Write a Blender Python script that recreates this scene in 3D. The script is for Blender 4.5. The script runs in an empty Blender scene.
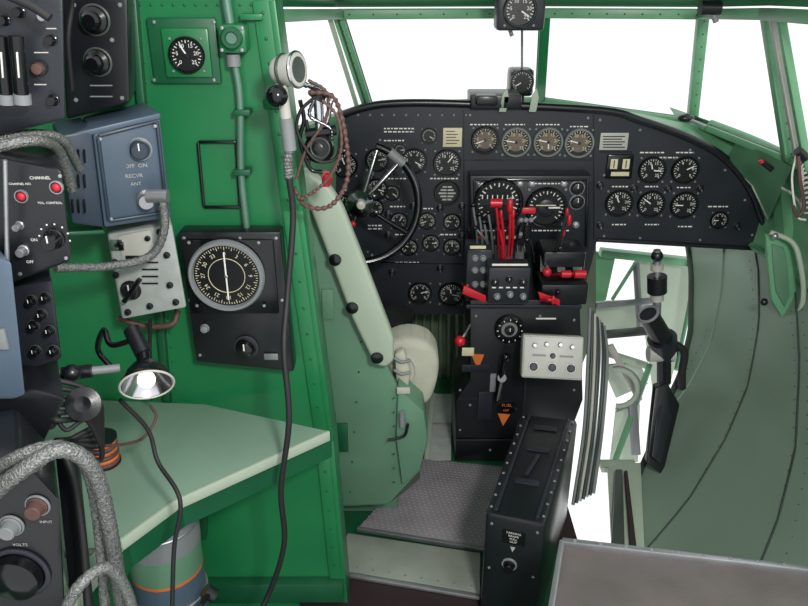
import bpy, bmesh, math, random
from mathutils import Vector, Matrix
random.seed(4)
TH=math.radians(25); F=760.0; C=Vector((0,0,1.6))
FW=Vector((0,math.cos(TH),-math.sin(TH))); UP=Vector((0,math.sin(TH),math.cos(TH)))
sc=bpy.context.scene
try: sc.view_settings.view_transform='Standard'
except Exception: pass

# placement from image pixels: intersect the camera ray with a given world plane
def at(u,v,y=None,z=None,x=None):
    d=Vector((1,0,0))*((u-404)/F)+UP*((303-v)/F)+FW
    if y is not None: t=y/d.y
    elif z is not None: t=(z-C.z)/d.z
    else: t=x/d.x
    return C+d*t
def sc_at(u,v,y):
    p=at(u,v,y=y); return ((p-C).dot(FW))/F

def lin(c):
    return tuple(((x/255)/12.92 if x/255<=.04045 else ((x/255+.055)/1.055)**2.4) for x in c)
MATS={}
def mat(name,rgb,rough=.5,metal=0.,var=.12,scale=8,bump=0.,emit=0.,bscale=120,stretch=None,wear=None,wthr=.66):
    m=bpy.data.materials.new(name); m.use_nodes=True; nt=m.node_tree; b=nt.nodes['Principled BSDF']
    c=lin(rgb); tc=nt.nodes.new('ShaderNodeTexCoord'); n=nt.nodes.new('ShaderNodeTexNoise'); n.inputs['Scale'].default_value=scale; n.inputs['Detail'].default_value=6
    src=tc.outputs['Object']
    if stretch:
        mp=nt.nodes.new('ShaderNodeMapping'); mp.inputs['Scale'].default_value=stretch; nt.links.new(src,mp.inputs[0]); src=mp.outputs[0]
    nt.links.new(src,n.inputs['Vector'])
    r=nt.nodes.new('ShaderNodeValToRGB'); e=r.color_ramp.elements
    e[0].position=.3; e[1].position=.7
    e[0].color=(*[x*(1-var) for x in c],1); e[1].color=(*[min(1,x*(1+var)) for x in c],1)
    nt.links.new(n.outputs['Fac'],r.inputs[0]); col=r.outputs[0]
    if wear:
        n3=nt.nodes.new('ShaderNodeTexNoise'); n3.inputs['Scale'].default_value=38; n3.inputs['Detail'].default_value=9; n3.inputs['Roughness'].default_value=.75; nt.links.new(src,n3.inputs['Vector'])
        r3=nt.nodes.new('ShaderNodeValToRGB'); r3.color_ramp.elements[0].position=wthr; r3.color_ramp.elements[1].position=wthr+.05; nt.links.new(n3.outputs['Fac'],r3.inputs[0])
        mx=nt.nodes.new('ShaderNodeMixRGB'); nt.links.new(r3.outputs[0],mx.inputs[0]); nt.links.new(col,mx.inputs[1]); mx.inputs[2].default_value=(*lin(wear),1); col=mx.outputs[0]
    nt.links.new(col,b.inputs['Base Color'])
    rr=nt.nodes.new('ShaderNodeMapRange'); rr.inputs['To Min'].default_value=max(.05,rough-.08); rr.inputs['To Max'].default_value=min(1,rough+.1); nt.links.new(n.outputs['Fac'],rr.inputs['Value']); nt.links.new(rr.outputs[0],b.inputs['Roughness'])
    b.inputs['Metallic'].default_value=metal
    if bump>0:
        n2=nt.nodes.new('ShaderNodeTexNoise'); n2.inputs['Scale'].default_value=bscale; nt.links.new(src,n2.inputs['Vector'])
        bp=nt.nodes.new('ShaderNodeBump'); bp.inputs['Strength'].default_value=bump; bp.inputs['Distance'].default_value=.004
        nt.links.new(n2.outputs['Fac'],bp.inputs['Height']); nt.links.new(bp.outputs[0],b.inputs['Normal'])
    if emit: 
        b.inputs['Emission Color'].default_value=(*c,1); b.inputs['Emission Strength'].default_value=emit
    MATS[name]=m; return m
mat('green',(28,112,66),.34,bump=.06,bscale=30,var=.14,scale=4)
mat('green_dk',(20,82,52),.4,bump=.05,bscale=30)
mat('green_seat',(92,130,106),.42,bump=.08,bscale=14,var=.12,scale=6)
mat('mint',(100,154,116),.4,bump=.05,bscale=20)
mat('mint_lt',(160,174,156),.5,var=.06)
mat('table',(120,148,130),.22,bump=.03,bscale=15,var=.1,scale=3)
mat('hull',(118,138,122),.3,metal=.12,var=.07,scale=2.5,bump=.03,bscale=5)
mat('hull_dk',(60,70,64),.4,metal=.2,var=.2)
mat('black',(21,23,27),.3,bump=.05,bscale=200,wear=(88,88,88),wthr=.69)
mat('black_gl',(12,13,16),.18)
mat('panel',(32,36,43),.38,bump=.08,bscale=300,var=.2,wear=(80,83,87),wthr=.72)
mat('face',(14,16,18),.35,var=.05)
mat('face_br',(104,92,80),.35,var=.2,scale=60)
mat('white',(225,225,218),.5,var=.03)
mat('cream',(205,198,165),.5,var=.08)
mat('grey',(120,124,126),.5)
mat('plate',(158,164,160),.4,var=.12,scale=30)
mat('greylt',(176,176,168),.45,var=.08)
mat('greycanvas',(178,178,162),.75,var=.14,bump=.2,bscale=60)
mat('blue',(74,90,106),.42,var=.12)
mat('blue_dk',(50,62,76),.42)
mat('alu',(175,176,180),.35,metal=.8,var=.1,scale=20)
mat('darkchrome',(120,122,126),.2,metal=1,var=.1)
mat('chrome',(210,210,215),.15,metal=1,var=.03)
mat('conduit',(92,130,112),.4,metal=.3)
mat('braid',(128,130,128),.4,metal=.6,var=.55,scale=300,bump=.8,bscale=400)
mat('red',(186,26,42),.3,var=.08)
mat('orange',(200,105,45),.5)
mat('brown',(88,62,58),.6,bump=.3)
mat('rubber',(28,28,30),.6)
mat('tread',(150,146,150),.5,metal=.2,var=.2,bump=.3,bscale=150)
mat('tread_lt',(176,174,176),.45,metal=.2,var=.15)
mat('step_lt',(146,152,142),.5,metal=.2,var=.2,bump=.1,wear=(90,96,90))
mat('shelfgrey',(96,90,88),.7,var=.18,bump=.2,bscale=200)
mat('stepdk',(44,28,32),.6)
mat('bulb',(255,245,220),.3,emit=2.5)
mat('olive',(88,104,84),.5)
g=bpy.data.materials.new('glass'); g.use_nodes=True; nt=g.node_tree; nt.nodes.clear()
o=nt.nodes.new('ShaderNodeOutputMaterial'); mx=nt.nodes.new('ShaderNodeMixShader'); tr=nt.nodes.new('ShaderNodeBsdfTransparent'); gl=nt.nodes.new('ShaderNodeBsdfGlossy'); gl.inputs['Roughness'].default_value=.02
mx.inputs[0].default_value=.04; nt.links.new(tr.outputs[0],mx.inputs[1]); nt.links.new(gl.outputs[0],mx.inputs[2]); nt.links.new(mx.outputs[0],o.inputs[0]); MATS['glass']=g

TXT={}
def textmesh(s):
    if s in TXT: return TXT[s]
    cu=bpy.data.curves.new('t','FONT'); cu.body=s; cu.size=1; cu.align_x='CENTER'; cu.align_y='CENTER'; cu.resolution_u=2
    ob=bpy.data.objects.new('t',cu); sc.collection.objects.link(ob)
    dg=bpy.context.evaluated_depsgraph_get(); dg.update()
    me=bpy.data.meshes.new_from_object(ob.evaluated_get(dg)); bpy.data.objects.remove(ob); TXT[s]=me; return me

def frame(p,n=(0,-1,0),up=(0,0,1)):
    z=Vector(n).normalized(); x=Vector(up).cross(z).normalized(); y=z.cross(x)
    M=Matrix((x,y,z)).transposed().to_4x4(); M.translation=Vector(p); return M

class B:
    def __init__(s,name,parent=None):
        s.name=name; s.bm=bmesh.new(); s.mats=[]; s.parent=parent
    def mi(s,m):
        if m not in s.mats: s.mats.append(m)
        return s.mats.index(m)
    def merge(s,t,m,M=None):
        i=s.mi(m)
        for f in t.faces: f.material_index=i
        if M is not None: bmesh.ops.transform(t,matrix=M,verts=t.verts)
        me=bpy.data.meshes.new('x'); t.to_mesh(me); t.free(); s.bm.from_mesh(me); bpy.data.meshes.remove(me)
    def box(s,c,size,m='black',M=None,bev=.003,seg=2):
        t=bmesh.new(); bmesh.ops.create_cube(t,size=1)
        bmesh.ops.scale(t,vec=Vector(size),verts=t.verts)
        bev=min(bev,min(size)*.45)
        if bev>0: bmesh.ops.bevel(t,geom=t.edges[:],offset=bev,segments=seg,affect='EDGES',profile=.5)
        T=Matrix.Translation(Vector(c)); s.merge(t,m,(M@T) if M is not None else T)
    def prism(s,pts,vec,m='green',bev=0,seg=2):
        t=bmesh.new(); vec=Vector(vec)
        a=[t.verts.new(p) for p in pts]; b=[t.verts.new(Vector(p)+vec) for p in pts]; n=len(pts)
        t.faces.new(a); t.faces.new(b[::-1])
        for i in range(n): t.faces.new((a[i],b[i],b[(i+1)%n],a[(i+1)%n]))
        bmesh.ops.recalc_face_normals(t,faces=t.faces)
        if bev: bmesh.ops.bevel(t,geom=t.edges[:],offset=bev,segments=seg,affect='EDGES',profile=.5)
        s.merge(t,m)
    def pp(s,px,y,dy,m='green',bev=0,dx=0,seg=2):
        s.prism([at(u,v,y=y) for u,v in px],(dx,dy,0),m,bev,seg)
    def pbox(s,u0,v0,u1,v1,y,dy,m='black',bev=.004):
        s.pp([(u0,v0),(u1,v0),(u1,v1),(u0,v1)],y,dy,m,bev)
    def rbox(s,u0,v0,u1,v1,y,dy,m='black',bev=.004):
        c=at((u0+u1)/2,(v0+v1)/2,y=y); k=sc_at((u0+u1)/2,(v0+v1)/2,y)
        z0=at(u0,v0,y=y).z; z1=at(u0,v1,y=y).z
        s.box((c.x,y+dy/2,(z0+z1)/2),((u1-u0)*k,abs(dy),abs(z0-z1)),m,None,bev)
    def cyl(s,p,q,r,m='black',r2=None,seg=24,caps=True):
        p=Vector(p);q=Vector(q); d=q-p; t=bmesh.new()
        bmesh.ops.create_cone(t,cap_ends=caps,segments=seg,radius1=r,radius2=(r if r2 is None else r2),depth=d.length)
        M=d.to_track_quat('Z','Y').to_matrix().to_4x4(); M.translation=(p+q)/2
        s.merge(t,m,M)
    def sph(s,p,r,m='black',sx=(1,1,1),M=None,seg=16):
        t=bmesh.new(); bmesh.ops.create_uvsphere(t,u_segments=seg,v_segments=seg//2+2,radius=r)
        bmesh.ops.scale(t,vec=Vector(sx),verts=t.verts)
        T=Matrix.Translation(Vector(p)); s.merge(t,m,(M@T) if M is not None else T)
    def ring(s,M,R,r,m='black',a0=0,a1=360,seg=40):
        t=bmesh.new(); full=(a1-a0)>=360; n=seg if full else seg+1; rows=[]
        for i in range(n):
            a=math.radians(a0+(a1-a0)*i/seg); row=[]
            for j in range(10):
                b=2*math.pi*j/10; rr=R+r*math.cos(b)
                row.append(t.verts.new((rr*math.cos(a),rr*math.sin(a),r*math.sin(b))))
            rows.append(row)
        for i in range(seg):
            A=rows[i];Bq=rows[(i+1)%n]
            for j in range(10): t.faces.new((A[j],Bq[j],Bq[(j+1)%10],A[(j+1)%10]))
        if not full: t.faces.new(rows[0][::-1]); t.faces.new(rows[-1])
        s.merge(t,m,M)
    def annulus(s,M,R0,R1,h,m,seg=32):
        prof=[(R1,0),(R1,h*.7),(R1-(R1-R0)*.3,h),(R0+(R1-R0)*.2,h),(R0,h*.3)]
        s.lathe(M,prof,m,seg)
    def lathe(s,M,prof,m,seg=28):
        t=bmesh.new(); rows=[[t.verts.new((r*math.cos(2*math.pi*i/seg),r*math.sin(2*math.pi*i/seg),z)) for i in range(seg)] for r,z in prof]
        for k in range(len(prof)-1):
            for i in range(seg): t.faces.new((rows[k][i],rows[k][(i+1)%seg],rows[k+1][(i+1)%seg],rows[k+1][i]))
        bmesh.ops.remove_doubles(t,verts=t.verts,dist=1e-6)
        s.merge(t,m,M)
    def tube(s,pts,r,m='black',n=8,corr=0,seg=10,smooth=True,per=8,r2=None):
        P=[Vector(p) for p in pts]; out=[]
        if smooth and len(P)>2:
            Q=[P[0]*2-P[1]]+P+[P[-1]*2-P[-2]]
            for i in range(1,len(Q)-2):
                L=(Q[i+1]-Q[i]).length; k=max(per,int(L/.006) if corr else per)
                for j in range(k):
                    t=j/k; a,b,c,d=Q[i-1],Q[i],Q[i+1],Q[i+2]
                    out.append(.5*((2*b)+(c-a)*t+(2*a-5*b+4*c-d)*t*t+(3*b-a-3*c+d)*t**3))
            out.append(P[-1])
        else: out=P
        t=bmesh.new(); rows=[]; up=Vector((.3,.2,1)).normalized()
        for i,p in enumerate(out):
            d=(out[min(i+1,len(out)-1)]-out[max(i-1,0)]).normalized()
            x=up.cross(d)
            if x.length<1e-3: x=Vector((1,0,0)).cross(d)
            x.normalize(); y=d.cross(x)
            rr=r*(1+(corr if i%2 else -corr))
            if r2 is not None: rr*=1+(r2/r-1)*i/max(1,len(out)-1)
            rows.append([t.verts.new(p+x*rr*math.cos(2*math.pi*j/seg)+y*rr*math.sin(2*math.pi*j/seg)) for j in range(seg)])
            up=y
        for i in range(len(rows)-1):
            for j in range(seg): t.faces.new((rows[i][j],rows[i][(j+1)%seg],rows[i+1][(j+1)%seg],rows[i+1][j]))
        t.faces.new(rows[0][::-1]); t.faces.new(rows[-1]); s.merge(t,m)
    def text(s,st,M,size,m='white'):
        t=bmesh.new(); t.from_mesh(textmesh(st)); bmesh.ops.scale(t,vec=Vector((size,)*3),verts=t.verts); s.merge(t,m,M)
    def beam(s,p,q,w,h,m='green',up=(0,0,1),bev=.003):
        p=Vector(p);q=Vector(q); z=(q-p); M=frame((p+q)/2,z,up)
        s.box((0,0,0),(w,h,z.length),m,M,bev)
    def knob(s,M,r,h,m='black',ptr=True):
        s.lathe(M,[(r*1.15,0),(r*1.15,h*.2),(r,h*.25),(r*.88,h),(r*.8,h*1.05),(0.0001,h*1.05)],m,20)
        if ptr: s.box((0,r*.5,h*1.07),(r*.14,r*.8,h*.06),'white',M,0)
    def screw(s,M,r=.003,m='grey'):
        s.lathe(M,[(r,0),(r*.8,r*.5),(0.0001,r*.6)],m,8)
    def done(s,parent=None):
        bmesh.ops.recalc_face_normals(s.bm,faces=s.bm.faces)
        me=bpy.data.meshes.new(s.name)
        for f in s.bm.faces: f.smooth=True
        for e in s.bm.edges:
            if len(e.link_faces)==2 and e.calc_face_angle(0)>math.radians(38): e.smooth=False
        s.bm.to_mesh(me); s.bm.free()
        for m in s.mats: me.materials.append(MATS[m])
        ob=bpy.data.objects.new(s.name,me); sc.collection.objects.link(ob)
        p=parent or s.parent
        if p: ob.parent=p
        return ob
def empty(name):
    e=bpy.data.objects.new(name,None); sc.collection.objects.link(e); e.empty_display_size=.05; return e
def T(M,x=0,y=0,z=0,rz=0): return M@Matrix.Translation((x,y,z))@Matrix.Rotation(math.radians(rz),4,'Z')

def gauge(b,M,r,kind=0,nums=True,bez='black_gl',screws=True,na=None,face='face'):
    b.annulus(M,r*.84,r,r*.22,bez)
    b.lathe(T(M,z=r*.05),[(r*.86,0),(0.0001,0)],'face',28)
    if face!='face': b.lathe(T(M,z=r*.06),[(r*.62,0),(0.0001,0)],face,28)
    n=20
    for i in range(n+1):
        a=225-270*i/n; L=.16 if i%2==0 else .08
        K=T(M,z=r*.07,rz=a); b.box((r*(.80-L/2),0,0),(r*L,r*.045,r*.01),'white' if face=='face' else 'cream',K,0)
    if nums:
        for i in range(6):
            a=math.radians(225-270*i/5); K=T(M,x=r*.54*math.cos(a),y=r*.54*math.sin(a),z=r*.075)
            b.text(str([0,2,4,6,8,9][i]) if kind%2 else str(i*5),K,r*.3,'white' if face=='face' else 'cream')
    a=na if na is not None else random.uniform(-60,220)
    K=T(M,z=r*.11,rz=a)
    b.box((r*.28,0,0),(r*.75,r*.08,r*.02),'white' if kind!=3 else 'cream',K,0)
    if kind==2: b.box((r*.2,0,r*.02),(r*.5,r*.08,r*.02),'white',T(K,rz=110),0)
    b.cyl((M@Vector((0,0,r*.05))),(M@Vector((0,0,r*.16))),r*.1,'black',seg=10)
    if screws:
        for sx in(-1,1):
            for sy in(-1,1): b.screw(T(M,x=sx*r*.86,y=sy*r*.86),r*.09,'grey')
def pg(u,v,r,y,**k):
    p=at(u,v,y=y); return frame(p),r*sc_at(u,v,y)

# ============ SHELL ============
YB=1.5
b=B('wall_bulkhead')
b.pp([(-200,-90),(262,-90),(272,0),(300,210),(331,440),(343,560),(346,606),(-200,606)],YB,.02,'green')
for (a,c) in [((272,0),(300,210)),((300,210),(331,440)),((331,440),(346,606))]:
    p=at(*a,y=YB-.004);q=at(*c,y=YB-.004)
    b.beam(p+Vector((-.018,0,0)),q+Vector((-.018,0,0)),.008,.036,'green',up=(1,0,0),bev=.001)
    b.beam(p+Vector((0,.04,0)),q+Vector((0,.04,0)),.09,.012,'green',up=(1,0,0),bev=.001)
    for i in range(9):
        w=p.lerp(q,(i+.5)/9)+Vector((-.02,-.004,0)); b.sph(w,.0035,'green_dk',(1,.5,1),seg=8)
b.beam(at(128,-60,y=YB-.008),at(168,405,y=YB-.008),.02,.016,'green_dk',up=(1,0,0))
for i in range(26):
    p=at(136,-20,y=YB).lerp(at(176,402,y=YB),i/25); b.sph(p,.003,'green_dk',(1,.5,1),seg=8)
for i in range(12):
    p=at(140,5,y=YB).lerp(at(262,5,y=YB),i/11); b.sph(p,.003,'green_dk',(1,.5,1),seg=8)
b.pbox(200,585,343,603,YB-.03,.03,'green_dk',.002)
b.pbox(190,508,206,540,YB-.02,.02,'green_dk',.002)
b.done()

# right hull side
prof=[(-.14,.62),(-.05,.73),(0,.80),(.06,.88),(.12,.94),(.2,1.02),(.32,1.11),(.48,1.18),(.62,1.22),(.78,1.24),(.92,1.2),(1.0,1.15),(1.07,1.09)]
def px_(z):
    z=max(-.14,min(1.07,z))
    for (a,xa),(c,xc) in zip(prof,prof[1:]):
        if z<=c: return xa+(xc-xa)*(z-a)/(c-a)
    return prof[-1][1]
def gy(Y): return 1 if Y<2.2 else 1-.16*((Y-2.2)/.65)**1.5
def hull(Y,z,off=0): return Vector((.4+(px_(z)-.4)*gy(Y)-off,Y,z))
yend=[(-.14,1.72),(-.05,1.95),(0,2.1),(.12,2.3),(.35,2.56),(.6,2.8),(1.07,2.85)]
def ye(z):
    for (a,xa),(c,xc) in zip(yend,yend[1:]):
        if z<=c: return xa+(xc-xa)*(z-a)/(c-a)
    return 2.85
b=B('wall_right')
t1=bmesh.new(); t2=bmesh.new()
NZ=40; zs=[-.14+i*1.21/NZ for i in range(NZ+1)]; kz=27
for t,za,zb in((t1,0,kz),(t2,kz,NZ)):
    vs={}
    for i in range(41):
        for k in range(za,zb+1): vs[i,k]=t.verts.new(hull(.3+(ye(zs[k])-.3)*i/40,zs[k]))
    for i in range(40):
        for k in range(za,zb): t.faces.new((vs[i,k],vs[i,k+1],vs[i+1,k+1],vs[i+1,k]))
b.merge(t1,'hull'); b.merge(t2,'mint')
def rib(Y,z0,z1,w,m,off=.006,sl=0):
    n=18; t=bmesh.new(); A=[]
    for i in range(n+1):
        z=z0+(z1-z0)*i/n; y=Y+sl*(1-i/n)
        if y>ye(z)-.02: y=ye(z)-.02
        A.append([t.verts.new(hull(y-w/2,z,0)),t.verts.new(hull(y-w/2,z,off)),t.verts.new(hull(y+w/2,z,off)),t.verts.new(hull(y+w/2,z,0))])
    for i in range(n):
        for j in range(3): t.faces.new((A[i][j],A[i][j+1],A[i+1][j+1],A[i+1][j]))
    b.merge(t,m)
rib(2.2,-.1,.66,.006,'hull_dk',.004,-.95); rib(2.42,-.1,.66,.005,'hull_dk',.004,-.7); rib(2.62,.1,.66,.03,'hull',.006,-.35)
for Y,sl in((2.24,-.95),(2.16,-.95),(2.46,-.7),(2.6,-.35)):
    for i in range(28):
        z=-.05+i*.025; b.sph(hull(min(Y+sl*(1-i/28),ye(z)-.03),z),.0024,'hull_dk',seg=6)
rib(2.3,.68,1.06,.05,'mint',.03); rib(1.9,.68,1.06,.04,'mint',.03)
def rail(z,Y0,Y1,r,m,off=.0):
    b.tube([hull(Y0+(Y1-Y0)*i/10,z,off) for i in range(11)],r,m,per=3)
rail(.675,.4,2.8,.012,'mint'); rail(1.06,.4,2.6,.014,'mint')
b.tube([hull(ye(z),z,0) for z in [-.13+i*.78/14 for i in range(15)]],.012,'hull_dk',per=3)
b.done()

b=B('floor')
b.prism([(-1.1,.2,-.03),(.46,.2,-.03),(.46,2.3,-.03),(.30,2.75,-.03),(-1.1,2.75,-.03)],(0,0,.03),'green_dk')
b.prism([(.46,.2,-.03),(.76,.2,-.03),(.76,1.72,-.03),(.46,1.72,-.03)],(0,0,.03),'green_dk')
b.prism([(.461,1.72,-.03),(.52,1.72,-.03),(.52,2.0,-.03),(.461,2.1,-.03)],(0,0,.025),'stepdk')
b.done()
def onfloor(u,v,z=0): return at(u,v,z=z)
b=B('tread_plate')
q=[onfloor(*p,z=.004) for p in((421,462),(503,470),(484,553),(357,532))]
b.prism(q,(0,0,.012),'tread',.002)
for i in range(40):
    for j in range(30):
        s_=(i+.5)/40;t_=(j+.5)/30
        p=q[0].lerp(q[1],s_).lerp(q[3].lerp(q[2],s_),t_)
        b.box(p+Vector((0,0,.0165)),(.005,.003,.0015) if (i+j)%2 else (.0025,.006,.0015),'tread_lt' if (i+j)%2 else 'tread',None,0)
b.beam(q[3]+Vector((0,0,.012)),q[2]+Vector((0,0,.012)),.014,.014,'alu')
b.done()
b=B('footwell_lit_patch')  # pale plate added to stand in for the lit patch of floor
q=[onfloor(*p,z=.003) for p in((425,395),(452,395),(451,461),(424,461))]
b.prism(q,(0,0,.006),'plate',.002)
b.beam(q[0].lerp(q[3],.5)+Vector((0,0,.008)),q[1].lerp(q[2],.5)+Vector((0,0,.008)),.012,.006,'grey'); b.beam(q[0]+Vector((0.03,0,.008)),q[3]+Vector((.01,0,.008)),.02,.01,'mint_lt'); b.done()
b=B('step_plate')
q=[onfloor(*p,z=.03) for p in((348,536),(480,556),(480,597),(333,572))]
b.prism(q,(0,0,.012),'step_lt',.002)
b.prism([onfloor(*p,z=.001) for p in((302,572),(478,600),(478,640),(300,640))],(0,0,.028),'stepdk',.003)
b.beam(q[3]+Vector((0,-.006,.006)),q[2]+Vector((0,-.006,.006)),.016,.012,'alu')
for i in range(9):
    p=q[3].lerp(q[2],(i+.5)/9); b.screw(frame(p+Vector((0,.02,.012)),(0,0,1),(0,1,0)),.004)
b.done()

WB=[(272,140,1.95),(368,106,2.74),(540,100,2.9),(692,121,2.72),(790,160,2.12),(880,200,1.7)]
WT=[(262,16,1.9),(338,14,2.56),(545,13,2.66),(703,14,2.56),(768,14,2.1),(860,20,1.6)]
wb=[at(u,v,y=y) for u,v,y in WB]; wt=[at(u,v,y=y) for u,v,y in WT]
b=B('ceiling')
n=len(wt)
back=[Vector((p.x*1.0,.5,1.75)) for i,p in enumerate(wt)]
for i in range(n-1):
    up=Vector((0,0,.012)); m1=wt[i].lerp(back[i],.4)+Vector((0,0,.13)); m2=wt[i+1].lerp(back[i+1],.4)+Vector((0,0,.13))
    a=wt[i]+Vector((0,0,.02)); c=wt[i+1]+Vector((0,0,.02))
    b.prism([a,c,m2,m1],up,'green')
    y1=back[i].copy(); y2=back[i+1].copy(); y1.y=y2.y=1.35
    b.prism([m1,m2,y2+Vector((0,0,.1)),y1+Vector((0,0,.1))],up,'green')
b.done()
for i in range(n-1):
    b=B('window_%d'%(i+1))
    p,q,r,s_=wb[i],wb[i+1],wt[i+1],wt[i]
    b.beam(p,q,.03,.022,'mint'); b.beam(s_,r,.05,.03,'mint')
    if i==0: b.beam(p,s_,.03,.03,'green')
    b.beam(q,r,.034,.034,'mint' if i!=1 else 'green',up=(1,0,0))
    for j in range(9):
        w_=s_.lerp(r,(j+.5)/9)+Vector((0,-.026,0)); b.sph(w_,.003,'green_dk',seg=6)
        w_=q.lerp(r,(j+.5)/9)+Vector((0,-.018,0)); b.sph(w_,.003,'green_dk',seg=6)
    cc=(p+q+r+s_)/4
    def ins(w,k=.05): return w.lerp(cc,k)
    L=[ins(p),ins(q),ins(r),ins(s_)]
    for j in range(4): b.beam(L[j],L[(j+1)%4],.008,.008,'hull_dk')
    t=bmesh.new(); t.faces.new([t.verts.new(w) for w in L]); b.merge(t,'glass')
    if i==0:
        b.beam(p.lerp(q,.86),s_.lerp(r,.84),.014,.014,'mint_lt',up=(1,0,0)); b.beam(p.lerp(q,.3),p.lerp(q,.3)+Vector((0,0,.05)),.01,.03,'hull_dk')
    if i==4:
        b.beam(p.lerp(q,.18)+Vector((-.01,0,0)),s_.lerp(r,.12)+Vector((-.01,0,0)),.02,.02,'greylt',up=(1,0,0))
        b.beam(p.lerp(q,.28)+Vector((-.01,0,0)),s_.lerp(r,.22)+Vector((-.01,0,0)),.02,.02,'mint',up=(1,0,0))
    b.done()

YP=2.45
PT=[(290,250),(292,185),(306,148),(330,122),(362,108),(400,103),(470,104),(600,110),(640,120),(690,138),(725,158),(750,188),(765,225)]
root=empty('instrument_panel')
b=B('windscreen_deck',root)
P1=[at(u,v+3,y=YP+.012) for u,v in PT[3:]]
W1=[(330,118,2.5),(366,108,2.70),(400,105,2.74),(470,103,2.84),(600,106,2.84),(645,114,2.76),(690,124,2.69),(736,142,2.43),(765,153,2.2),(792,167,2.06)]
W1=[at(u,v,y=y) for u,v,y in W1]
t=bmesh.new(); A=[t.verts.new(p) for p in P1]; D=[t.verts.new(p) for p in W1]
for i in range(len(A)-1): t.faces.new((A[i],A[i+1],D[i+1],D[i]))
b.merge(t,'mint')
for i in range(4,9): b.beam(P1[i].lerp(W1[i],.15)+Vector((0,0,.005)),P1[i+1].lerp(W1[i+1],.15)+Vector((0,0,.005)),.014,.01,'mint_lt')
b.done()
b=B('wall_left')
l0=wb[0];l1=wb[1]
b.prism([l0,l1,Vector((l1.x-.1,l1.y,0)),Vector((l0.x-.1,l0.y,0))],(-.015,0,0),'mint')
b.prism([l0,Vector((l0.x-.1,l0.y,0)),Vector((-1.1,1.52,0)),Vector((-1.1,1.52,1.2))],(-.015,.0,0),'mint')
b.prism([(-1.1,.1,0),(-1.1,1.5,0),(-1.1,1.5,1.75),(-1.1,.1,1.75)],(-.02,0,0),'green_dk')
b.done()
b=B('wall_front')
b.pp([(340,240),(596,240),(596,330),(560,420),(340,420)],2.72,.02,'olive')
for i in range(26):
    u=352+i*8; b.beam(at(u,262,y=2.71),at(u,400,y=2.71),.012,.012,'olive',up=(1,0,0))
b.done()

# ============ INSTRUMENT PANEL ============
b=B('panel_plate',root)
out=PT+[(760,249),(597,240),(592,262),(580,300),(562,314),(372,314),(366,268),(292,262)]
b.pp(out,YP,.012,'panel')
b.done()
b=B('glareshield_lip',root)
pts=[at(u,v,y=YP-.012) for u,v in PT]
b.tube(pts,.012,'black',per=5)
pts=[at(u,v,y=YP-.004) for u,v in [(765,225),(762,240),(760,249),(597,240)]]
b.tube(pts,.007,'black',smooth=False)
b.pbox(470,95,522,110,YP-.03,.12,'black',.006)
b.pbox(476,96,498,106,YP-.05,.05,'black',.006)
b.done()
b=B('seams',root)
def seam(u0,v0,u1,v1,y=YP-.003,w=.003,m='black_gl'): b.beam(at(u0,v0,y=y),at(u1,v1,y=y),w,.003,m,up=(0,1,0),bev=0)
for s_ in[(464,110,464,262),(594,115,594,240),(464,160,594,160),(366,262,464,264),(366,268,366,312),(470,285,560,285),(600,152,632,152)]: seam(*s_)
for i in range(14):
    u=310+i*12; b.screw(frame(at(u,130 if i<4 else 115,y=YP-.001)),.004,'grey')
for (u,v) in[(470,115),(588,118),(600,120),(640,130),(690,150),(725,170),(745,200),(752,235),(700,240),(640,238),(604,236),(604,175),(380,140),(372,255),(460,255),(468,300),(377,305)]:
    b.screw(frame(at(u,v,y=YP-.001)),.005,'grey')
b.done()
Lg=[(377,160,12,0),(414,161,13,1),(447,163,14,0),(377,189,11,1),(447,193,13,9),(375,208,9,0),(399,221,9,1),(427,221,9,0),(452,222,9,1),(409,247,9,0),(431,243,9,1),(452,247,9,0),(420,293,12,1),(451,294,13,2),(429,136,8,0),(400,150,6,0),
 (485,140,14,1),(516,142,15,0),(548,142,15,2),(579,143,15,0),(652,170,14,2),(685,170,14,1),(619,203,14,0),(651,204,14,0),(684,205,14,0),(719,220,9,1),(392,193,8,0),(345,165,13,0),(340,205,12,1),(346,235,10,0)]
for (u,v,r,k) in Lg:
    b=B('gauge',root); M,R=pg(u,v,r,YP-.002)
    if k==9:
        b.annulus(M,R*.84,R,R*.22,'black_gl'); b.lathe(T(M,z=R*.05),[(R*.86,0),(.0001,0)],'face')
        for i in range(-2,3):
            b.box((0,i*R*.25,R*.07),(R*(1.3-.3*abs(i)),R*.12,R*.03),'greylt',M,0)
        b.box((0,0,R*.1),(R*.07,R*1.3,R*.03),'face',M,0)
    else: gauge(b,M,R,k,nums=r>8,face='face_br' if (v<145 and u>470) else 'face',bez='grey' if (v<145 and u in(516,548,579)) else 'black_gl')
    b.done()
b=B('twin_gauge',root)
b.rbox(607,155,633,179,YP-.012,.014,'black_gl',.003)
for du in(-6,6):
    M,R=pg(620+du,164,5,YP-.013); b.box((0,0,0),(R*1.4,R*2,.002),'cream',M,0); b.box((0,0,.001),(R*.2,R*1.5,.002),'face',M,0)
b.rbox(611,172,629,176,YP-.014,.003,'cream',0)
b.done()
b=B('placards',root)
b.rbox(600,133,628,150,YP-.003,.004,'greylt',.001)
for i in range(5): b.rbox(603,136+i*2.7,625-3*(i%2),137+i*2.7,YP-.0045,.001,'face',0)
b.rbox(443,128,462,147,YP-.004,.005,'cream',.001)
for i in range(5): b.rbox(446,131+i*3,455+(i*3)%5,131.8+i*3,YP-.0055,.001,'brown',0)
def lab(u,v,w,y=YP-.003,m='white',n=1,h=1.2):
    for k in range(n):
        x=u
        while x<u+w:
            l=random.uniform(1.5,4); b.rbox(x,v+k*3.2,min(x+l,u+w),v+k*3.2+h,y,.001,m,0); x+=l+1.2
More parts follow.
